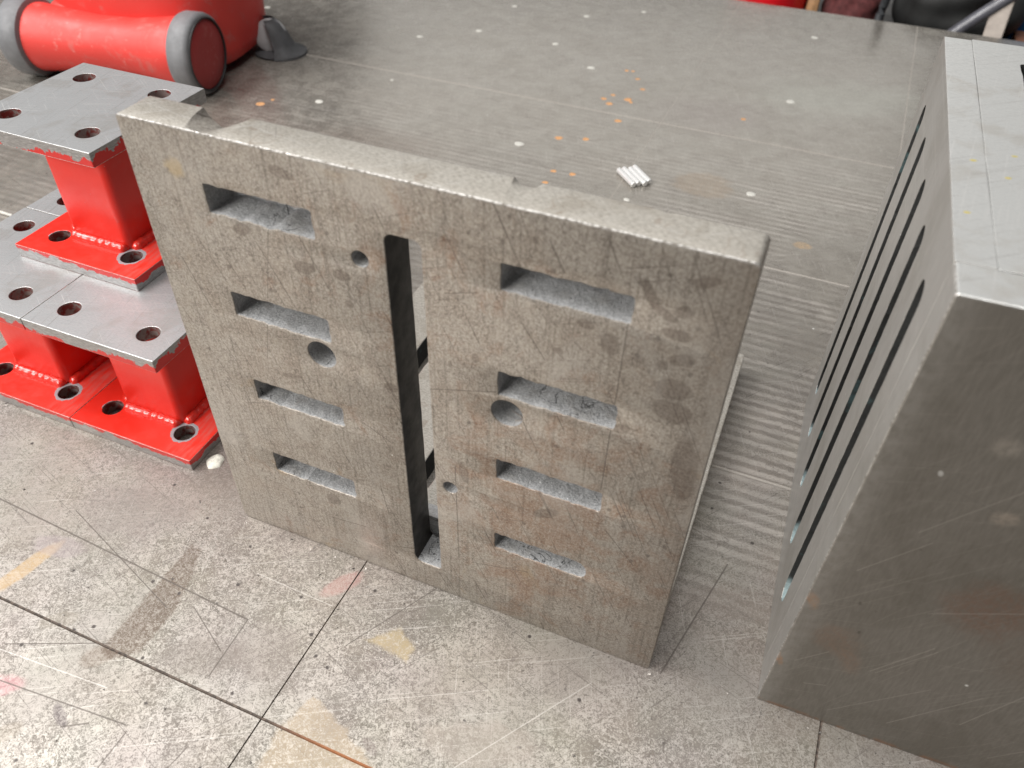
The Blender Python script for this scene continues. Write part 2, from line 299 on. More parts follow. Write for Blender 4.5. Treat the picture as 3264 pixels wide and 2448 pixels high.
def mat_ground(name, c0, c1, rust=0.0, rough=.36, metal=.75, speck=.0):
    g = G(name); o = g.sep(g.oc())
    v = g.mapping(g.oc(), (0,0,0), (0, .55, 0), (7, 7, 1))
    f = g.noise(v, 75, 4, .6); m = g.noise(None, 13, 5, .62, .4); q = g.noise(None, 600, 2)
    c = g.mix(g.step(f, .15, .85), c0, c1)
    c = g.mix(g.math('MULTIPLY', g.step(m, .42, .68), .45), c, (c0[0]*.72, c0[1]*.70, c0[2]*.64))
    c = g.mix(g.math('MULTIPLY', g.step(q, .55, .7), .22), c, c1)
    for k, (a, fr) in enumerate([(.9, 7), (1.15, 9), (.35, 8), (-.3, 10)]):
        c = g.mix(g.math('MULTIPLY', g.scratches(a, fr, .016, 'y', seed=k*1.4+.3, aspect=30), .20), c, (c1[0]*1.7, c1[1]*1.7, c1[2]*1.7) if k < 3 else (c0[0]*.5,)*3)
    if rust:
        xz = (o[0], o[2])
        for (x, z, rx, rz, cc, st) in [(.030, .110, .018, .020, (.25, .16, .11), .4), (.045, .092, .009, .016, (.25, .16, .11), .4), (.005, .146, .0055, .010, (.40, .20, .08), .75), (.002, .066, .003, .01, (.42, .2, .08), .7),
                                       (.10, .19, .03, .03, (.20, .11, .075), .5), (.075, .27, .008, .006, (.42, .36, .30), .5), (.155, .16, .05, .04, (.17, .12, .09), .3), (.034, .29, .0015, .0022, (.7, .7, .68), .8), (.055, .32, .008, .008, (.42, .38, .33), .4)]:
            c = g.mix(g.mul(g.ell(xz, x, z, rx, rz, .3, .6, .5, 60), st, g.step(g.noise(None, 260, 3, .7), .35, .6, .35, 1.0)), c, cc)
        pv = g.n('ShaderNodeTexVoronoi'); g.put(pv.inputs['Vector'], g.mapping(g.oc(), (0,0,0), (0,.5,0), (1, 1, .6))); pv.inputs['Scale'].default_value = 95
        pm = g.mul(g.step(g.math('ADD', pv.outputs['Distance'], g.math('MULTIPLY', g.math('SUBTRACT', q, .5), .15)), .06, .15, 1, 0), g.math('GREATER_THAN', g.sep(pv.outputs['Color'])[0], .80))
        c = g.mix(g.math('MULTIPLY', pm, .55), c, (.07, .06, .05))
        for p_, q_, w_ in [((.060, .088), (.086, .137), .0005), ((.0635, .088), (.089, .134), .0004), ((.02, .19), (.05, .235), .0004), ((.012, .07), (.03, .095), .0004), ((.09, .03), (.13, .10), .0005), ((.05, .02), (.10, .09), .0004),
                           ((.13, .06), (.16, .15), .0005), ((.04, .24), (.08, .30), .0004), ((.07, .17), (.12, .20), .0004), ((.11, .22), (.15, .30), .0005), ((.025, .045), (.04, .052), .0005), ((.16, .03), (.19, .08), .0004)]:
            c = g.mix(g.math('MULTIPLY', g.seg(xz, p_, q_, w_), .40), c, (.45, .42, .38))
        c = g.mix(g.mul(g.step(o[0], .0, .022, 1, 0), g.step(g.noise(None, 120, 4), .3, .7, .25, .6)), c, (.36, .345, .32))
        low = g.mul(g.step(o[2], .0, .007, 1, 0), g.step(g.noise(None, 90, 3), .4, .6))
        c = g.mix(g.math('MULTIPLY', low, .7), c, (.30, .15, .08))
    v2 = g.n('ShaderNodeTexVoronoi'); g.put(v2.inputs['Vector'], g.oc()); v2.inputs['Scale'].default_value = 110 if speck else 60
    sp = g.mul(g.step(v2.outputs['Distance'], .04, .085, 1, 0), g.math('GREATER_THAN', g.sep(v2.outputs['Color'])[0], .70 if speck else .93))
    c = g.mix(g.math('MULTIPLY', sp, .85), c, (.85, .85, .83))
    return g.out(c, g.math('ADD', rough, g.math('MULTIPLY', g.math('SUBTRACT', m, .5), .25)), metal, g.bump(f, .12, .0004))

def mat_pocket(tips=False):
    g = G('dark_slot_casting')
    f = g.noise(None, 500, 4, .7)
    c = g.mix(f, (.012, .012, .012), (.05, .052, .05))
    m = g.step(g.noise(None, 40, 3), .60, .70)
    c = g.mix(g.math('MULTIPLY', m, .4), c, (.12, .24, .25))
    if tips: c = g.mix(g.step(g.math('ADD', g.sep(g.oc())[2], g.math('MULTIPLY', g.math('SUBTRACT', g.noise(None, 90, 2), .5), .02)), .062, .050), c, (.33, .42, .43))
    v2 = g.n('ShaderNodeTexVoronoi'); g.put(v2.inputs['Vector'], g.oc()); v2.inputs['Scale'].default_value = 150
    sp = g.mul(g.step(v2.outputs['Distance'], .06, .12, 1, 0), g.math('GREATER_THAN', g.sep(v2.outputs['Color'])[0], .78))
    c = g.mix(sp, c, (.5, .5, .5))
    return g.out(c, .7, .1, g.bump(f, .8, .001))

PS, PTP, PH, PB, PINS, PR = .1531, .0141, .1455, .076, .0299, .0107
def mat_red(name='red_gloss_paint', ring=False):
    g = G(name); o = g.sep(g.oc())
    m = g.noise(None, 9, 3); f = g.noise(None, 160, 4, .65)
    c = g.mix(g.step(m, .3, .7), (.74, .022, .012), (.84, .034, .019))
    st = g.math('ADD', 0.0, g.math('MULTIPLY', g.step(f, .70, .76), .5))
    if ring:
        hx = g.math('SUBTRACT', g.math('ABSOLUTE', o[0]), PS/2-PINS); hy = g.math('SUBTRACT', g.math('ABSOLUTE', o[1]), PS/2-PINS)
        d = g.math('SQRT', g.math('ADD', g.math('MULTIPLY', hx, hx), g.math('MULTIPLY', hy, hy)))
        d = g.math('ADD', d, g.math('MULTIPLY', g.math('SUBTRACT', g.noise(None, 75, 5, .7), .5), .012))
        side = g.step(o[0], -.01, .01, PR+.0001, PR+.0034)     # the right-hand holes lost more paint
        chip = g.math('LESS_THAN', d, side)
        rub = g.mul(g.ell((o[0], o[1]), .055, -.01, .03, .09, .15, .8, .4, 60), g.step(g.noise(g.mapping(g.oc(), (0,0,0), (0,0,0), (60, 8, 1)), 4, 3), .4, .7))
        c = g.mix(g.math('MULTIPLY', rub, .5), c, (.46, .22, .20))
        st = g.math('MAXIMUM', st, chip)
    dull = g.step(g.noise(None, 22, 5, .7), .50, .72)
    c = g.mix(g.math('MULTIPLY', dull, .22), c, (.55, .16, .14))
    c = g.mix(st, c, (.36, .36, .38))
    return g.out(c, g.step(f, .3, .7, .30, .44), 0.0, g.bump(m, .15, .002), .5, .12, .15)

def mat_red_edge(up):
    g = G('chipped_edge_paint'); o = g.sep(g.oc())
    t = g.math('ADD', g.math('MULTIPLY', o[0], 1), g.math('MULTIPLY', o[1], 1))
    n = g.noise(None, 55, 5, .7); k = g.noise(None, 16, 2)
    z = g.math('DIVIDE', o[2], PTP)                                   # 0..1 over the edge height
    if up:  lim = g.math('ADD', g.math('MULTIPLY', z, 1.0), g.math('ADD', g.math('MULTIPLY', g.math('SUBTRACT', n, .5), 1.9), g.math('MULTIPLY', g.math('SUBTRACT', k, .5), 1.6)))
    else:   lim = g.math('ADD', g.inv(z), g.math('ADD', g.math('MULTIPLY', g.math('SUBTRACT', n, .5), 1.9), g.math('MULTIPLY', g.math('SUBTRACT', k, .5), 2.6)))
    mask = g.step(lim, .64 if up else .66, .68 if up else .70)
    f = g.noise(g.mapping(g.oc(), (0,0,0), (0,0,0), (1, 1, 6)), 180, 4, .65)
    st = g.mix(g.step(f, .3, .7), (.27, .26, .255), (.48, .47, .465))
    return g.out(g.mix(mask, st, (.60, .018, .014)), g.mix(mask, (.38,)*3, (.33,)*3), g.mix(mask, (.7,)*3, (0,)*3), g.bump(g.math('ADD', f, g.math('MULTIPLY', mask, 2)), .3, .0005))

def mat_bore():
    g = G('painted_bore'); f = g.noise(None, 140, 3); z = g.sep(g.oc())[2]
    return g.out(g.mix(g.step(f, .42, .56), (.16, .02, .016), (.20, .16, .15)), .5, .2)

def simple(name, c, rough=.5, metal=0.0, var=.25, scale=40, bump=.15, coat=0.0):
    g = G(name); f = g.noise(None, scale, 5, .65)
    lo = tuple(x*(1-var) for x in c); hi = tuple(min(1, x*(1+var)) for x in c)
    return g.out(g.mix(g.step(f, .3, .7), lo, hi), g.step(f, .3, .7, rough+.06, rough-.06), metal, g.bump(f, bump, .001), .5, coat)

def mat_machine(name, c):
    g = G(name); f = g.noise(None, 26, 5, .68, .4); q = g.noise(None, 90, 4, .6); big = g.noise(None, 6, 2)
    col = g.mix(g.step(big, .3, .7), tuple(x*.86 for x in c), c)
    col = g.mix(g.math('MULTIPLY', g.step(f, .54, .70), .45), col, (.44, .17, .15))
    col = g.mix(g.math('MULTIPLY', g.step(g.math('ADD', g.math('MULTIPLY', q, .6), g.math('MULTIPLY', big, .4)), .59, .69), .35), col, (.62, .36, .32))
    return g.out(col, g.step(f, .3, .7, .44, .60), 0.0, g.bump(q, .1, .001))

MT = dict(table=mat_table(), groove=mat_groove(), plate=mat_plate(), ptop=mat_top('worn_top_steel', (.30, .275, .238), (.55, .52, .468)),
          edge=mat_edge(), cast=mat_cast(), dark=mat_pocket(), slot=mat_pocket(True),
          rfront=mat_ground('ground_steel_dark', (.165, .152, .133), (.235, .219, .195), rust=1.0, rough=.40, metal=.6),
          rleft=mat_ground('ground_steel_dusty', (.365, .358, .342), (.49, .482, .462), rough=.42, metal=.6, speck=1.0),
          rtop=mat_top('ground_top_steel', (.52, .525, .515), (.66, .665, .65), .42, .6, 1.5, ((.08, .30), (.11, .20)), 0.0),
          pedtop=mat_top('pedestal_top_steel', (.37, .375, .38), (.48, .485, .49), .40, .6, .4, None, .06),
          red=mat_red(), redring=mat_red('red_gloss_paint_chipped', True), rededge=mat_red_edge(True), topedge=mat_red_edge(False), bore=mat_bore(), slot_shade=simple('black_shade_slot_wall', (.022, .019, .016), .5, .2, .6, 60, .4),
          weld=simple('painted_weld', (.78, .035, .022), .20, 0.0, .12, 160, .8, .6),
          mred=mat_machine('scuffed_red_shell', (.66, .045, .035)), mcap=mat_machine('dark_red_cap', (.34, .03, .03)),
          rubber=simple('grey_rubber', (.155, .158, .165), .55, 0, .14, 40, .1), rubberd=simple('black_rubber', (.022, .022, .023), .55, 0, .3, 60, .2),
          pale=simple('pale_grey_plastic', (.36, .365, .37), .5, 0, .15, 40, .1),
          plug=simple('white_plug_filler', (.50, .49, .45), .5, 0, .12, 200, .2), drop=simple('orange_rust', (.50, .26, .115), .7, 0, .35, 300, .3),
          pin=simple('bright_pin_steel', (.85, .85, .84), .38, .6, .06, 100, .03), swarf=simple('steel_swarf', (.42, .38, .35), .35, .8, .3, 300, .2),
          white=simple('white_filler_crumb', (.72, .70, .62), .8, 0, .2, 300, .8))

# ------------------------------------------------------------------ mesh helpers
def link(name, me, mats=(), parent=None, loc=None, rotz=None, smooth=None):
    for m in (mats if isinstance(mats, (list, tuple)) else [mats]): me.materials.append(m)
    o = bpy.data.objects.new(name, me); COL.objects.link(o)
    if parent is not None: o.parent = parent
    if loc is not None: o.location = loc
    if rotz is not None: o.rotation_euler = (0, 0, rotz)
    if smooth is not None:
        me.shade_smooth(); me.set_sharp_from_angle(angle=math.radians(smooth))
    return o
def from_bm(name, bm, mats, parent=None, loc=None, rotz=None, smooth=None):
    me = bpy.data.meshes.new(name); bm.normal_update(); bm.to_mesh(me); bm.free()
    return link(name, me, mats, parent, loc, rotz, smooth)
def thing(name, label, cat, loc=(0,0,0), rotz=0.0, group=None):
    o = bpy.data.objects.new(name, None); COL.objects.link(o); o.location = loc; o.rotation_euler = (0,0,rotz)
    o.empty_display_size = .05
    return tag(o, label, cat, group)
def tag(o, label, cat, group=None):
    o['label'] = label; o['category'] = cat
    if group: o['group'] = group
    return o
def bm_box(bm, x0, x1, y0, y1, z0, z1, bevel=0.0, seg=2):
    r = bmesh.ops.create_cube(bm, size=1.0)
    vs_ = r['verts']
    for v in vs_: v.co = Vector((x0+(v.co.x+.5)*(x1-x0), y0+(v.co.y+.5)*(y1-y0), z0+(v.co.z+.5)*(z1-z0)))
    if bevel:
        es = list({e for v in vs_ for e in v.link_edges})
        bmesh.ops.bevel(bm, geom=es, offset=bevel, segments=seg, affect='EDGES', profile=.5)
def box(name, dims, mats, parent=None, bevel=.0, seg=2, **k):
    bm = bmesh.new(); bm_box(bm, *dims, bevel, seg); return from_bm(name, bm, mats, parent, **k)
def circle(cx, cy, r, n=28): return [(cx+r*math.cos(2*math.pi*i/n), cy+r*math.sin(2*math.pi*i/n)) for i in range(n)]
def rpoly(x0, x1, y0, y1, r, step=.004, jit=0.0, n=4, rs=None):
    """rounded rectangle with points every `step`, each nudged by `jit`"""
    rs = rs or (r, r, r, r); pts = []
    cs = [(x1-rs[0], y0+rs[0], -90, rs[0]), (x1-rs[1], y1-rs[1], 0, rs[1]), (x0+rs[2], y1-rs[2], 90, rs[2]), (x0+rs[3], y0+rs[3], 180, rs[3])]
    corner = []
    for cx, cy, a, rr in cs: corner.append([(cx+rr*math.cos(math.radians(a+90*i/n)), cy+rr*math.sin(math.radians(a+90*i/n))) for i in range(n+1)])
    for k in range(4):
        pts += corner[k]
        p, q = corner[k][-1], corner[(k+1) % 4][0]; L = math.hypot(q[0]-p[0], q[1]-p[1]); m = max(1, int(L/step))
        for i in range(1, m):
            t = i/m; pts.append((p[0]+(q[0]-p[0])*t+random.gauss(0, jit), p[1]+(q[1]-p[1])*t+random.gauss(0, jit)))
    return pts
def slab(loops, thick, bevel, fn):
    """outline with holes, extruded by `thick` with bevelled rims; fn maps (u, v, w) to a point, w from 0 (front) to thick"""
    cu = bpy.data.curves.new('outline', 'CURVE'); cu.dimensions = '2D'; cu.fill_mode = 'BOTH'
    cu.extrude = thick/2-bevel; cu.bevel_depth = bevel; cu.bevel_resolution = 1; cu.offset = -bevel
    for lp in loops:
        s = cu.splines.new('POLY'); s.points.add(len(lp)-1); s.use_cyclic_u = True
        for p, (u, v) in zip(s.points, lp): p.co = (u, v, 0, 1)
    o = bpy.data.objects.new('outline', cu); COL.objects.link(o)
    dg = bpy.context.evaluated_depsgraph_get(); me = bpy.data.meshes.new_from_object(o.evaluated_get(dg))
    bpy.data.objects.remove(o); bpy.data.curves.remove(cu)
    me.materials.clear()
    bm = bmesh.new(); bm.from_mesh(me); bpy.data.meshes.remove(me)
    bmesh.ops.remove_doubles(bm, verts=bm.verts, dist=1e-6)
    for v in bm.verts: v.co = Vector(fn(v.co.x, v.co.y, thick/2-v.co.z))
    bmesh.ops.recalc_face_normals(bm, faces=bm.faces)
    if bm.calc_volume(signed=True) < 0: bmesh.ops.reverse_faces(bm, faces=bm.faces)
    return bm
def cut(o, cutter_bm, mat_index):
    me = bpy.data.meshes.new('cutter'); bmesh.ops.recalc_face_normals(cutter_bm, faces=cutter_bm.faces)
    for f in cutter_bm.faces: f.material_index = mat_index; f.smooth = True
    cutter_bm.to_mesh(me); cutter_bm.free()
    for m in o.data.materials: me.materials.append(m)
    c = bpy.data.objects.new('cutter', me); COL.objects.link(c); c.matrix_world = o.matrix_world
    md = o.modifiers.new('cut', 'BOOLEAN'); md.operation = 'DIFFERENCE'; md.object = c; md.solver = 'EXACT'
    bpy.context.view_layer.update()
    dg = bpy.context.evaluated_depsgraph_get(); nm = bpy.data.meshes.new_from_object(o.evaluated_get(dg))
    o.modifiers.clear(); old = o.data; o.data = nm; bpy.data.meshes.remove(old); bpy.data.objects.remove(c); bpy.data.meshes.remove(me)
    nm.set_sharp_from_angle(angle=math.radians(35))
def bm_cyl(p, d, r, L, n=40, r2=None):
    bm = bmesh.new(); bmesh.ops.create_cone(bm, cap_ends=True, segments=n, radius1=r, radius2=r if r2 is None else r2, depth=L)
    rot = Vector(d).normalized().to_track_quat('Z', 'Y').to_matrix().to_4x4(); rot.translation = Vector(p)
    bmesh.ops.transform(bm, matrix=rot, verts=bm.verts); return bm
def lathe(profile, axis_o, axis_d, n=48, mat_fn=None):
    """profile: (radius, distance along the axis)"""
    d = Vector(axis_d).normalized(); u = d.orthogonal().normalized(); w = d.cross(u); bm = bmesh.new(); rings = []
    for r, t in profile:
        c = Vector(axis_o)+d*t
        rings.append([bm.verts.new(c)] if r < 1e-6 else [bm.verts.new(c+u*(r*math.cos(2*math.pi*i/n))+w*(r*math.sin(2*math.pi*i/n))) for i in range(n)])
    for a, b in zip(rings, rings[1:]):
        for i in range(n):
            j = (i+1) % n
            if len(a) == 1 and len(b) == 1: continue
            if len(a) == 1: bm.faces.new((a[0], b[j], b[i]))
            elif len(b) == 1: bm.faces.new((a[i], a[j], b[0]))
            else: bm.faces.new((a[i], a[j], b[j], b[i]))
    bmesh.ops.recalc_face_normals(bm, faces=bm.faces); return bm
def tube_mesh(pts, rads, n=8):
    bm = bmesh.new(); rings = []; pts = [Vector(p) for p in pts]
    up = Vector((0.02, .03, 1)).normalized()
    for i, p in enumerate(pts):
        t = (pts[min(i+1, len(pts)-1)]-pts[max(i-1, 0)]).normalized(); s = t.cross(up)
        if s.length < 1e-3: s = t.orthogonal()
        s.normalize(); q = s.cross(t); r = rads[i] if isinstance(rads, (list, tuple)) else rads
        rings.append([bm.verts.new(p+s*(r*math.cos(2*math.pi*k/n))+q*(r*math.sin(2*math.pi*k/n))) for k in range(n)])
    for a, b in zip(rings, rings[1:]):
        for k in range(n): bm.faces.new((a[k], a[(k+1) % n], b[(k+1) % n], b[k]))
    bm.faces.new(rings[0][::-1]); bm.faces.new(rings[-1])
    bmesh.ops.recalc_face_normals(bm, faces=bm.faces); return bm
def blob(name, loc, r, h, mat, parent=None, n=14, irr=.18, rings=3):
    """low dome sitting on a surface"""
    bm = bmesh.new(); ph = [1+random.uniform(-irr, irr) for _ in range(n)]; prev = None
    ph = [(ph[i-1]+2*ph[i]+ph[(i+1) % n])/4 for i in range(n)]
    for k in range(rings+1):
        a = k/rings*math.pi/2; rr = r*math.cos(a); z = h*math.sin(a)
        if k == rings: ring = [bm.verts.new((0, 0, z))]
        else: ring = [bm.verts.new((rr*ph[i]*math.cos(2*math.pi*i/n), rr*ph[i]*math.sin(2*math.pi*i/n), z)) for i in range(n)]
        if prev:
            for i in range(n):
                j = (i+1) % n
                bm.faces.new((prev[i], prev[j], ring[j], ring[i]) if len(ring) > 1 else (prev[i], prev[j], ring[0]))
        prev = ring
    return from_bm(name, bm, mat, parent, loc=loc, smooth=60)

# ------------------------------------------------------------------ setting: table and floor
def grid_lines(vals, lo, hi, hw): 
    out = [lo]
    for v, h in vals: out += [v-h, v, v+h]
    return out+[hi]
GX = [(.1325, .00065), (.5365, .0010)]; GY = [(-.159, .00115), (.2455, .0016), (.6375, .0019), (1.022, .0020)]
xs = grid_lines(GX, -2.6, 1.35, 0); ys = grid_lines(GY, -1.3, 1.783, 0)
gx = {v for v, _ in GX}; gy = {v for v, _ in GY}
bm = bmesh.new(); vv = {}
for i, x in enumerate(xs):
    for j, y in enumerate(ys):
        sk = .008*(y+.15) if 0 < i < len(xs)-1 else 0
        vv[i, j] = bm.verts.new((x+sk, y, (-.0011 if y < .06 else -.0003) if (x in gx or y in gy) else 0.0))
for i in range(len(xs)-1):
    for j in range(len(ys)-1):
        f = bm.faces.new((vv[i, j], vv[i+1, j], vv[i+1, j+1], vv[i, j+1]))
        f.material_index = 1 if (xs[i] in gx or xs[i+1] in gx or ys[j] in gy or ys[j+1] in gy) else 0
# rounded rim and skirt of the cast table
rim = [(vv[i, len(ys)-1]) for i in range(len(xs))]
def skirt(chain, off):
    prev = chain
    for dx, dz in ((.0015, -.0005), (.003, -.002), (.0036, -.005), (.0036, -.16)):
        cur = [bm.verts.new((v.co.x+off[0]*dx, v.co.y+off[1]*dx, dz)) for v in chain]
        for k in range(len(chain)-1): bm.faces.new((prev[k], prev[k+1], cur[k+1], cur[k]))
        prev = cur
skirt(rim, (0, 1)); skirt([vv[len(xs)-1, j] for j in range(len(ys))], (1, 0)); skirt([vv[0, j] for j in range(len(ys))], (-1, 0)); skirt([vv[i, 0] for i in range(len(xs))], (0, -1))
bmesh.ops.recalc_face_normals(bm, faces=bm.faces)
if sum(f.normal.z*f.calc_area() for f in bm.faces) < 0: bmesh.ops.reverse_faces(bm, faces=bm.faces)
table = from_bm('table', bm, [MT['table'], MT['groove']]); table['kind'] = 'structure'
table['label'] = 'large worn steel marking table with scribed grid lines and white filler plugs'
PLUGS = [(-.335, 1.492, 1), (-.159, 1.502, 1), (-.048, 1.592, .9), (-.4416, 1.2153, 1), (-.3423, 1.3054, 1), (-.1635, 1.3051, 1), (-.0518, 1.2128, 1.1), (-.4537, .8392, 1.1),
         (-.0563, .8373, 1.15), (.3369, .8339, 1.15), (.3425, 1.2202, 1.2), (.3424, 1.5978, 1.1), (-.8399, 1.2268, 1), (.164, .7334, .7), (-.3814, .9837, .45)]
for x, y, s in PLUGS: blob('white_plug', (x, y, -.0002), .0074*s, .0012, MT['plug'], table, irr=.22)
DROPS = [(.017, 1.23, .9), (.0294, 1.2324, .7), (.049, 1.1977, 1), (.0724, 1.1531, 1), (.0286, 1.1027, 1), (.0172, 1.0797, 1.1), (.0332, 1.0623, 1.2), (.0592, 1.0935, 1.6), (.0699, .9979, 1.2), (-.0036, .8871, 1.4),
         (.0409, .9042, 1.2), (.0302, .7726, 1), (.0613, .7756, 1.1), (.0313, .731, 1), (-.5417, .7848, 1.9), (-.5328, .8088, .8), (.2755, 1.1032, .9), (.068, 1.086, .9)]
for x, y, s in DROPS: blob('rust_drop', (x, y, -.0002), .0054*s, .0007, MT['drop'], table, n=11, irr=.35)

floor_m = simple('dark_floor_concrete', (.05, .048, .046), .7, 0, .3, 8)
bm = bmesh.new(); bmesh.ops.create_grid(bm, x_segments=1, y_segments=1, size=20)
floor = from_bm('floor', bm, floor_m, loc=(0, 0, -.85)); floor['kind'] = 'structure'

# ------------------------------------------------------------------ centre angle plate
W_, H_, T_ = .40, .40, .0304
ap = thing('angle_plate', 'rust-stained slotted steel angle plate standing in the middle of the table', 'angle plate')
outer = rpoly(0, W_, 0, H_, .003, .012, .00007, 4, (.003, .004, .0025, .005))
LS = [(.0562, .1360, .3435, .3645), (.0560, .1353, .2598, .2803), (.0557, .1349, .1764, .1966), (.0555, .1339, .0910, .1130)]
RS = [(.2618, .3405, .3430, .3620), (.2612, .3402, .2590, .2796), (.2610, .3395, .1762, .1964), (.2603, .3360, .0922, .1108)]
loops = [outer]
for k, (a, b, c, d) in enumerate(LS+RS):
    rs = (.002, .002, .0012, .0015) if k < 7 else (.006, .009, .002, .002)
    loops.append(rpoly(a, b, c, d, .002, .0035, .00038, 3, rs))
loops.append(rpoly(.1858, .2108, .0325, .3620, .006, .008, .00010, 4, (.003, .005, .006, .008)))
for x, z, r in ((.1674, .3382, .0060), (.1252, .2458, .0115), (.2678, .2444, .0114), (.2231, .1470, .0060)): loops.append(circle(x, z, r, 40))
bm = slab(loops, T_, .0009, lambda u, v, w: (u, w, v))
for f in bm.faces:
    c = f.calc_center_median(); n = f.normal
    ins = .003 < c.x < W_-.003 and .003 < c.z < H_-.003
    if abs(n.y) > .97: f.material_index = 0
    elif ins:
        f.material_index = (4 if .18 < c.x < .2 and n.x > .6 else 3) if abs(n.y) < .3 else 0  # tall slot's left wall gets its shade painted in as a near-black colour
    elif abs(n.y) < .2: f.material_index = 1 if n.z > .6 else 0
    else: f.material_index = 2 if n.z > .3 else 0
face = from_bm('face_plate', bm, [MT['plate'], MT['ptop'], MT['edge'], MT['cast'], MT['slot_shade']], ap, smooth=13)
# scooped notches broken into the rear rim of the top edge
def scoop(x, depth, r, tip, skew):
    d = Vector((skew, T_-tip, -depth)).normalized(); p = Vector((x, T_, H_-depth+r))
    return bm_cyl(p-d*.0, d, r, .12, 48)
cut(face, scoop(.0620, .0108, .0205, .0045, .002), 0)
cut(face, scoop(.2655, .0042, .0110, .016, .0015), 1)
cut(face, bm_cyl((.345, T_+.003, H_), (0, .25, 1), .0052, .01, 20), 1)
cut(face, bm_cyl((.1255, -.0004, H_), (.2, 1, .75), .0011, .01, 6, .0002), 0)
# foot with two slots running back from the face
fl = [rpoly(0, W_, T_+.0003, .401, .003, .02, .0002, 3)]
for a, b in ((.054, .075), (.140, .158), (.245, .263), (.325, .345)): fl.append(rpoly(a, b, .075, .34, .006, .01, .0003, 4))
bm = slab(fl, .030, .0011, lambda u, v, w: (u, v, .030-w))
for f in bm.faces:
    c = f.calc_center_median(); n = f.normal
    f.material_index = 1 if abs(n.z) > .9 else (2 if abs(n.z) > .3 else (3 if .01 < c.x < W_-.01 and .06 < c.y < .36 else 0))
from_bm('foot_plate', bm, [MT['plate'], MT['ptop'], MT['edge'], MT['dark']], ap, smooth=13)
bm = bmesh.new(); prof = [(T_+.0005, .0305), (T_+.0005, .058), (T_+.006, .047), (T_+.015, .038), (T_+.032, .0305)]
ends = [[bm.verts.new((x, y, z)) for y, z in prof] for x in (.004, W_-.004)]
for k in range(5): bm.faces.new((ends[0][k], ends[0][(k+1) % 5], ends[1][(k+1) % 5], ends[1][k]))
bm.faces.new(ends[0]); bm.faces.new(ends[1][::-1]); bmesh.ops.recalc_face_normals(bm, faces=bm.faces)
from_bm('root_fillet', bm, MT['cast'], ap, smooth=50)

# ------------------------------------------------------------------ right angle plate (solid-faced cube, slotted side)
RW, RD, RH = .46, .3723, .4019
rb = thing('angle_plate', 'tall smooth ground angle plate on the right with five upright slots in its side', 'angle plate', (.487, .0101, 0), .0238)
bm = slab([rpoly(0, RW, 0, RH, .0018, .03, .00005, 3)], .03, .0010, lambda u, v, w: (u, w, v))
for f in bm.faces:
    n = f.normal; f.material_index = 0 if n.y < -.9 else (1 if n.z > .9 else (3 if n.z > .3 or (n.x < -.3 and n.y < -.2) else (2 if n.x < -.9 else 0)))
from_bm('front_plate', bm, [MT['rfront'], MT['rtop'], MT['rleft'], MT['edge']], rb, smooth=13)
sl = [rpoly(.0301, RD, 0, RH, .0015, .03, .00012, 3, (.003, .003, .0005, .0005))]
for yc, z0 in ((.0705, .044), (.1335, .043), (.197, .050), (.2660, .050), (.3270, .0545)):
    z1 = .3625; hw = .0102
    pts = [(yc-hw*s, z) for s, z in ()]
    top = [(yc+hw*math.cos(a), z1-.010+.010*math.sin(a)) for a in [math.pi*i/8 for i in range(9)]]
    bot = [(yc-hw*math.cos(a), z0+.016-.016*math.sin(a)) for a in [math.pi*i/8 for i in range(9)]]
    zl = [z0+.016+(z1-.026-z0)*i/60 for i in range(1, 60)]
    left = [(yc-hw+random.gauss(0, .00025), z) for z in reversed(zl)]; right = [(yc+hw+random.gauss(0, .00025), z) for z in zl]
    sl.append(top+left+bot+right)
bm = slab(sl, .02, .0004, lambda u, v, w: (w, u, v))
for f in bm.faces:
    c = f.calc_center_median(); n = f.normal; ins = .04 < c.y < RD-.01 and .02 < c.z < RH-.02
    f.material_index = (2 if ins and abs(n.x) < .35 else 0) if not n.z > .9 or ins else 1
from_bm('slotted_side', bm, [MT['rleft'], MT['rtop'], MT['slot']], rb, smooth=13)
tl = [rpoly(.0202, RW, .0302, RD, .0015, .03, .0001, 3, (.003, .003, .0005, .0005)), rpoly(.0515, .071, .085, .332, .004, .01, .0002, 5), rpoly(.135, .155, .085, .325, .008, .01, .0002, 5)]
bm = slab(tl, .03, .0003, lambda u, v, w: (u, v, RH-w))
for f in bm.faces: f.material_index = 0 if abs(f.normal.z) > .3 else 1
from_bm('top_plate', bm, [MT['rtop'], MT['dark']], rb, smooth=13)
box('back_rib', (.0205, RW-.01, .20, .225, .001, RH-.0305), MT['dark'], rb)

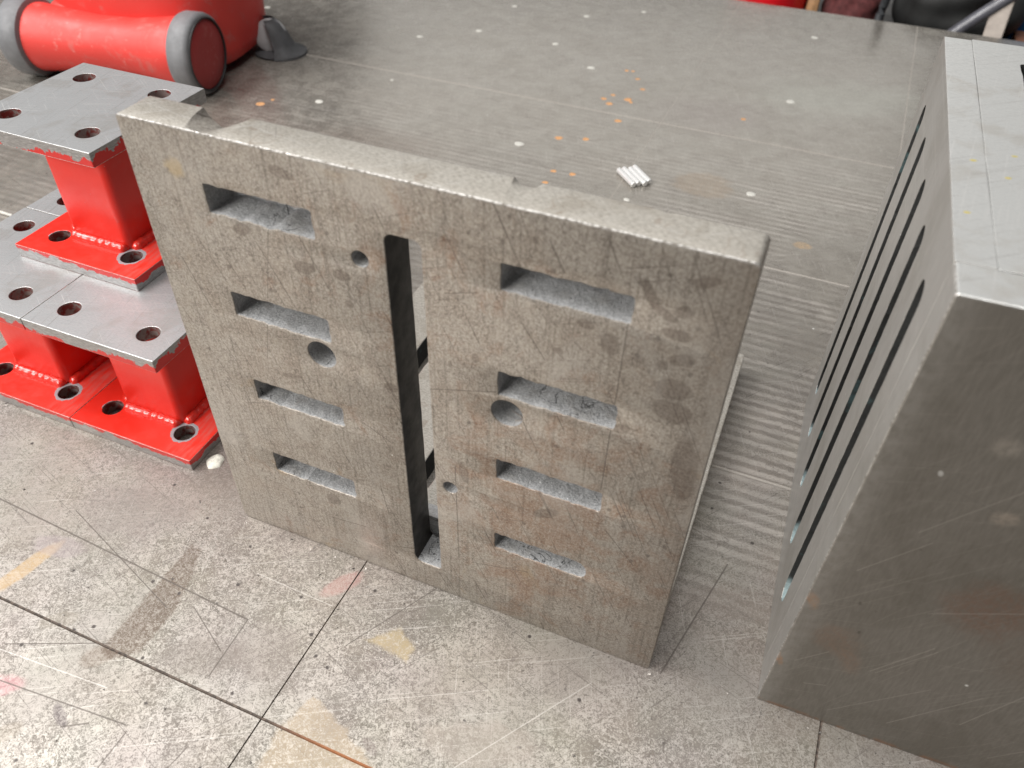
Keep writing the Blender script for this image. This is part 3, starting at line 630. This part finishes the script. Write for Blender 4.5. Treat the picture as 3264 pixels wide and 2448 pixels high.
# ------------------------------------------------------------------ red pedestals
def make_pedestal():
    p = thing('pedestal', '', 'pedestal')
    S, h = PS, PS/2
    ol = [rpoly(-h, h, -h, h, .0008, .05, 0, 2)]+[circle(sx*(h-PINS), sy*(h-PINS), PR, 40) for sx in (-1, 1) for sy in (-1, 1)]
    def plate(name, z, mtop, medge):
        bm = slab(ol, PTP, .0006, lambda u, v, w: (u, v, PTP-w))
        for f in bm.faces:
            c = f.calc_center_median(); ins = abs(c.x) < h-.004 and abs(c.y) < h-.004
            f.material_index = 0 if abs(f.normal.z) > .8 else (2 if ins and abs(f.normal.z) < .4 else (3 if abs(f.normal.z) > .2 else 1))
        return from_bm(name, bm, [MT[mtop], MT[medge], MT['bore'], MT['edge']], p, loc=(0, 0, z), smooth=13)
    plate('base_plate', 0, 'redring', 'rededge'); plate('top_plate', PH-PTP, 'pedtop', 'topedge')
    b = PB/2; o_ = rpoly(-b, b, -b, b, .008, .02, 0, 6); i_ = rpoly(-b+.005, b-.005, -b+.005, b-.005, .004, .02, 0, 4)
    bm = slab([o_, i_], PH-2*PTP-.0006, .0002, lambda u, v, w: (u, v, PTP+.0003+w))
    from_bm('square_tube', bm, MT['red'], p, smooth=35)
    for (dx, dy) in ((0, -1), (1, 0), (0, 1), (-1, 0)):
        pts, rad = [], []; L = PB-.006; n = 26
        for i in range(n+1):
            t = -L/2+L*i/n; e = min(1, min(i, n-i)/1.5+.5)
            q = b+.0015+random.gauss(0, .0003)
            pts.append((dx*q+(t if dy else 0), dy*q+(t if dx else 0), PTP+.0010+random.gauss(0, .0003))); rad.append((.0060+.0003*math.sin(i*1.9)+random.gauss(0, .0002))*e)
        from_bm('weld_bead', tube_mesh(pts, rad, 10), MT['weld'], p, smooth=80)
    return p
def copy_tree(o, parent=None):
    c = o.copy(); COL.objects.link(c)
    if parent is not None: c.parent = parent
    for ch in [x for x in bpy.data.objects if x.parent == o]: copy_tree(ch, c)
    return c
proto = make_pedestal()
h = PS/2
def place(o, cx, cy, z, th, lx, ly, label):
    """(cx, cy): the near right corner of the reference pedestal, (lx, ly): offset in its frame"""
    c, s = math.cos(th), math.sin(th); x, y = -h+lx, h+ly
    o.location = (cx+c*x-s*y, cy+s*x+c*y, z); o.rotation_euler = (0, 0, th)
    o['label'] = label; o['group'] = 'red pedestals stacked at the left'
place(proto, -.0818, .0255, .0002, .0062, 0, 0, 'red pedestal of the lower row nearest the slotted plate, white crumb at its foot')
place(copy_tree(proto), -.0818, .0255, .0002, .0062, -PS-.0008, 0, 'red pedestal of the lower row cut by the left picture edge')
place(copy_tree(proto), -.0818, .0255, .0002, .0062, -PS-.0002, PS+.0008, 'hindmost red pedestal of the lower layer, only its grey top plate showing')
place(copy_tree(proto), -.1651, .1029, PH+.0004, .0017, 0, 0, 'red pedestal standing alone on top of the others')

# ------------------------------------------------------------------ red wheeled machine at upper left
A0, A1 = Vector((-.990, .727, 0)), Vector((-.665, .787, 0)); ax = (A1-A0).normalized(); nn = Vector((-ax.y, ax.x, 0)); RWH = .0695
L = (A1-A0).length
mc = thing('wheeled_machine', 'scuffed red rounded machine on grey-rimmed wheels behind the pedestals', 'machine', (0, 0, 0))
cz = Vector((0, 0, RWH))
prof = [(.0, -.005), (.058, -.005), (.0595, .0), (.0585, .03), (.052, .09), (.0475, L/2-.02), (.0485, L/2+.05), (.055, L-.06), (.0595, L-.030), (.058, L-.022), (0, L-.022)]
from_bm('axle_housing', lathe(prof, A0+cz, ax, 56), MT['mred'], mc, smooth=40)
def wheel(o, d):
    R = RWH
    w_ = from_bm('wheel', lathe([(.03, -.022), (R-.010, -.022), (R-.003, -.019), (R, -.012), (R, .012), (R-.002, .018), (R-.007, .0215), (R-.0095, .0215), (R-.0105, .018), (.03, .018)], o, d, 64), MT['rubber'], mc, smooth=40)
    from_bm('tyre_lip', lathe([(R-.0068, .0217), (R-.0075, .0235), (R-.0098, .0235), (R-.0104, .0185)], o, d, 64), MT['rubberd'], w_, smooth=40)
    from_bm('hub_cap', lathe([(R-.0106, .016), (R-.0108, .0195), (R-.0125, .021), (.03, .0225), (0, .0232)], o, d, 64), MT['mcap'], w_, smooth=40)
wheel(A1+cz, ax); wheel(A0+cz, -ax)
# body: rounded tower rising behind the axle
bm = bmesh.new(); rings = []; bc = (A0+A1)/2+nn*.172+ax*.008
for z, k in ((.010, .80), (.013, .90), (.022, .965), (.042, .99), (.09, 1.0), (.2, 1.0), (.3, .985), (.37, .93), (.41, .82), (.43, .6)):
    ring = []
    for i in range(64):
        a = 2*math.pi*i/64; ca, sa = math.cos(a), math.sin(a); e = 2/3.2
        u = math.copysign(abs(ca)**e, ca)*.178*k; v = math.copysign(abs(sa)**e, sa)*.150*k
        ring.append(bm.verts.new(bc+ax*u+nn*v+Vector((0, 0, z))))
    rings.append(ring)
for a, b in zip(rings, rings[1:]):
    for i in range(64): bm.faces.new((a[i], a[(i+1) % 64], b[(i+1) % 64], b[i]))
bm.faces.new(rings[0][::-1]); bm.faces.new(rings[-1]); bmesh.ops.recalc_face_normals(bm, faces=bm.faces)
from_bm('body', bm, MT['mred'], mc, smooth=60)
# blend saddle between housing and body
bm = tube_mesh([A0+cz+ax*t+nn*.055+Vector((0, 0, .022+.014*math.cos((t/L-.5)*5.2))) for t in [L*(.10+.78*i/14) for i in range(15)]], [.026+.008*abs(i-7)/7 for i in range(15)], 20)
from_bm('shoulder', bm, MT['mred'], mc, smooth=70)
# rear foot: flared grey bell with a dark fin
fo = Vector((-.655, 1.01, 0))
def half_bell(prof, a0, a1, n=24, thick=.003):
    bm = bmesh.new(); rows = []
    for r, z, dx in prof:
        rows.append([bm.verts.new(fo+Vector((dx+r*math.cos(a0+(a1-a0)*i/n), r*math.sin(a0+(a1-a0)*i/n), z))) for i in range(n+1)])
    for a, b in zip(rows, rows[1:]):
        for i in range(n): bm.faces.new((a[i], a[i+1], b[i+1], b[i]))
    bmesh.ops.solidify(bm, geom=bm.faces[:], thickness=thick); bmesh.ops.recalc_face_normals(bm, faces=bm.faces); return bm
ft = from_bm('foot', half_bell([(.050, .0005, .006), (.049, .005, .006), (.036, .010, .002), (.030, .022, -.002), (.027, .040, -.008), (.022, .056, -.016), (.015, .064, -.022)], math.radians(-75), math.radians(150)), MT['rubber'], mc, smooth=60)
from_bm('foot_disc', lathe([(0, -.005), (.028, -.005), (.032, -.002), (.032, .003), (.028, .006), (.010, .0075), (0, .0075)], fo+Vector((-.010, -.008, .034)), (.50, -.80, .42), 40), MT['pale'], ft, smooth=50)
from_bm('foot_lip', half_bell([(.049, .0006, .0), (.050, .004, .0), (.038, .008, .0), (.020, .010, .0)], math.radians(-190), math.radians(-20), 20), MT['rubber'], ft, smooth=60)

# ------------------------------------------------------------------ small things on the table
pd = Vector((.69, -.72, 0)).normalized(); pq = Vector((.72, .69, 0)); pr = .0046
PL = ['leftmost of the four bright dowel pins lying side by side', 'second from the left of the four bright dowel pins', 'third from the left of the four bright dowel pins', 'rightmost of the four bright dowel pins lying side by side']
for k in range(4):
    c = Vector((.1453, .7925, pr+.0002))+pq*(k*.0096)+pd*((0, -.0012, .0022, -.0015)[k])
    bm = lathe([(0, -.0262), (pr-.0008, -.0262), (pr, -.0252), (pr, .0252), (pr-.0008, .0262), (0, .0262)], (0, 0, 0), pd, 20)
    tag(from_bm('dowel_pin', bm, MT['pin'], loc=c, smooth=35), PL[k], 'dowel pin', 'dowel pins lying side by side on the table')
cr = blob('filler_crumb', (-.0690, .0440, 0), .0095, .0035, MT['white'], None, 16, .4, 4); tag(cr, 'small white crumb of filler at the foot of the lower red pedestal', 'crumb')
rod = from_bm('welding_rod', lathe([(0, -.06), (.0022, -.06), (.0025, -.0595), (.0025, .0595), (.0022, .06), (0, .06)], (0, 0, 0), (1, -.02, 0), 14), MT['plug'], loc=(-.688, .312, .0027), smooth=40)
tag(rod, 'thin white rod lying on the table at the left picture edge', 'rod')
def curl(name, base, fn, n, r, label):
    pts = [Vector(base)+Vector(fn(i/n)) for i in range(n+1)]
    rad = [r*(.35+.65*math.sin(math.pi*min(1, .1+.85*i/n))) for i in range(n+1)]
    tag(from_bm(name, tube_mesh(pts, rad, 6), MT['swarf'], smooth=70), label, 'swarf')
curl('swarf_curl', (.2010, .0296, .3465), lambda t: (.007*math.sin(t*4.4)*(.4+t)+.004*t, -.004*t, -.013*math.sin(t*2.6)+.004*t), 26, .0011, 'curled grey metal shaving hanging inside the tall central slot')
curl('swarf_curl', (.2745, .0035, .2490), lambda t: (.0075*math.sin(t*2.9)-.003, -.0035+.002*t, -.0105*t), 22, .0005, 'thin dark wire shaving in the round hole beside a right-hand slot')

bm = bmesh.new()
for k in range(420):
    if k < 150: x, y = random.uniform(-.05, .45), random.choice([random.gauss(-.006, .004), random.gauss(-.03, .02)])
    elif k < 200: x, y = random.gauss(.47, .02), random.uniform(-.02, .3)
    elif k < 240: x, y = .487+random.uniform(0, .25), -random.random()*.012+.006
    else: x, y = random.uniform(-.25, .5), random.uniform(-.28, .0)
    if -.001 < x < .401 and y > -.0015 and y < .41: continue
    if x > .485 and y > .006: continue
    r = random.uniform(.0003, .0008)*random.choice([1, 1, 1.4]); c0 = Vector((x, y, r*.5))
    v_ = [bm.verts.new(c0+Vector((random.uniform(-1, 1)*r*1.5, random.uniform(-1, 1)*r*1.5, random.uniform(-.5, .8)*r))) for _ in range(5)]
    for a, b, c in ((0, 1, 2), (0, 2, 3), (0, 3, 4), (1, 2, 4), (2, 3, 4), (0, 1, 4)): bm.faces.new((v_[a], v_[b], v_[c]))
grit = from_bm('metal_grit', bm, simple('grit_metal', (.25, .23, .21), .4, .5, .9, 40, 0)); grit['kind'] = 'stuff'
tag(grit, 'fine metal grit and dust scattered on the near part of the table', 'grit')

# ------------------------------------------------------------------ clutter on a low bench beyond the far edge
bench = box('bench', (-.2, 2.2, 1.84, 3.2, -.16, -.10), simple('dark_bench_top', (.06, .058, .056), .5, 0, .3, 20), bevel=.004); tag(bench, 'dark low bench top beyond the far table edge', 'bench')
for x in (-.1, 2.1):
    for y in (1.92, 3.1): box('leg', (x-.03, x+.03, y-.03, y+.03, -.85, -.161), floor_m, bench)
tr = thing('tub', 'bright red rounded plastic tub beyond the far table edge', 'tub', (.185, 1.985, -.10))
from_bm('shell', lathe([(0, 0), (.085, 0), (.094, .006), (.098, .02), (.105, .13), (.110, .135), (.105, .137), (.099, .13), (.09, .012), (0, .010)], (0, 0, 0), (0, 0, 1), 48), simple('red_plastic', (.70, .012, .02), .3, 0, .1, 10, .05), tr, smooth=40)
bm = bmesh.new(); bm_box(bm, -.014, .014, -.05, .05, 0, .09, .006)
tag(from_bm('wood_offcut', bm, simple('amber_wood', (.34, .19, .09), .6, 0, .3, 60), loc=(.302, 1.97, -.0999), rotz=.1, smooth=40), 'small amber wood offcut between the red tub and the dark red cloth', 'wood')
def lump(name, loc, r, mat, seed, amp=.25, label='', cat=''):
    bm = bmesh.new(); bmesh.ops.create_icosphere(bm, subdivisions=5, radius=1.0)
    for v in bm.verts:
        q = v.co.copy(); k = 1+amp*(mnoise.noise(q*1.6+Vector((seed, 0, 0)))+.25*mnoise.noise(q*3+Vector((0, seed, 0))))
        v.co = Vector((q.x*k*r[0], q.y*k*r[1], max(-.999, q.z*k)*r[2]))
        if v.co.z < -r[2]*.8: v.co.z = -r[2]*.8
    o = from_bm(name, bm, mat, loc=loc, smooth=180); return tag(o, label, cat)
lump('cloth', (.40, 2.02, -.10+.064), (.085, .09, .08), simple('maroon_cloth', (.085, .018, .018), .85, 0, .35, 60, .4), 3.1, .25, 'dark maroon crumpled cloth beside the red tub', 'cloth')
lump('bag', (.66, 2.10, -.10+.104), (.165, .18, .13), simple('black_fabric', (.022, .0225, .022), .6, 0, .3, 12, .2), 9.4, .22, 'large black fabric bag beyond the far table edge', 'bag')
cord = simple('grey_black_strap', (.045, .048, .052), .45, 0, .3, 50)
tag(from_bm('hose', tube_mesh([(.465+.012*i/12, 1.90+.02*math.sin(i/3), -.0895+.20*(i/12)) for i in range(13)], .0105, 12), cord, smooth=60), 'dark grey upright hose between the maroon cloth and the black bag', 'hose')
bm = tube_mesh([(.600+.15*t, 1.885+.02*t, -.090+.165*t**.85) for t in [i/16 for i in range(17)]], .0145, 14)
tag(from_bm('hose', bm, simple('glossy_grey_hose', (.10, .10, .115), .3, 0, .2, 40), smooth=60), 'glossy grey hose arching from the table edge beside the pale stick', 'hose')
tag(box('case', (.60, .735, 1.95, 2.2, -.0999, .01), simple('black_plastic', (.02, .02, .021), .4, 0, .3, 20), bevel=.012), 'black plastic case under the arching grey hose', 'case')
bm = bmesh.new()
prof = [(-.017, 0), (.017, 0), (.021, .06), (.022, .15), (.020, .20), (.011, .222), (-.008, .222), (-.020, .195), (-.021, .15), (-.019, .06)]
v0 = [bm.verts.new((x, -.006, z)) for x, z in prof]; v1 = [bm.verts.new((x, .006, z)) for x, z in prof]
bm.faces.new(v0); bm.faces.new(v1[::-1])
for k in range(len(prof)): bm.faces.new((v0[k], v1[k], v1[(k+1) % len(prof)], v0[(k+1) % len(prof)]))
bmesh.ops.recalc_face_normals(bm, faces=bm.faces); bmesh.ops.bevel(bm, geom=[e for e in bm.edges if e.calc_length() > .013], offset=.002, segments=2, affect='EDGES')
st = from_bm('wooden_stick', bm, simple('pale_bare_wood', (.52, .46, .41), .7, 0, .15, 30, .2), loc=(.728, 1.885, -.0985), smooth=35); st.rotation_euler = (math.radians(-6), math.radians(-3), 0)
tag(st, 'pale wooden stick standing upright behind the right angle plate', 'stick')
tag(box('crate', (.745, 1.02, 2.08, 2.4, -.0999, .25), simple('blue_plastic', (.02, .10, .26), .45, 0, .2, 20), bevel=.01), 'blue crate behind the pale wooden stick', 'crate')
tag(box('carton', (.79, .93, 1.92, 2.05, -.0999, -.052), simple('brown_board', (.22, .10, .06), .7, 0, .2, 20), bevel=.004), 'brown carton at the far right beside the blue crate', 'carton')
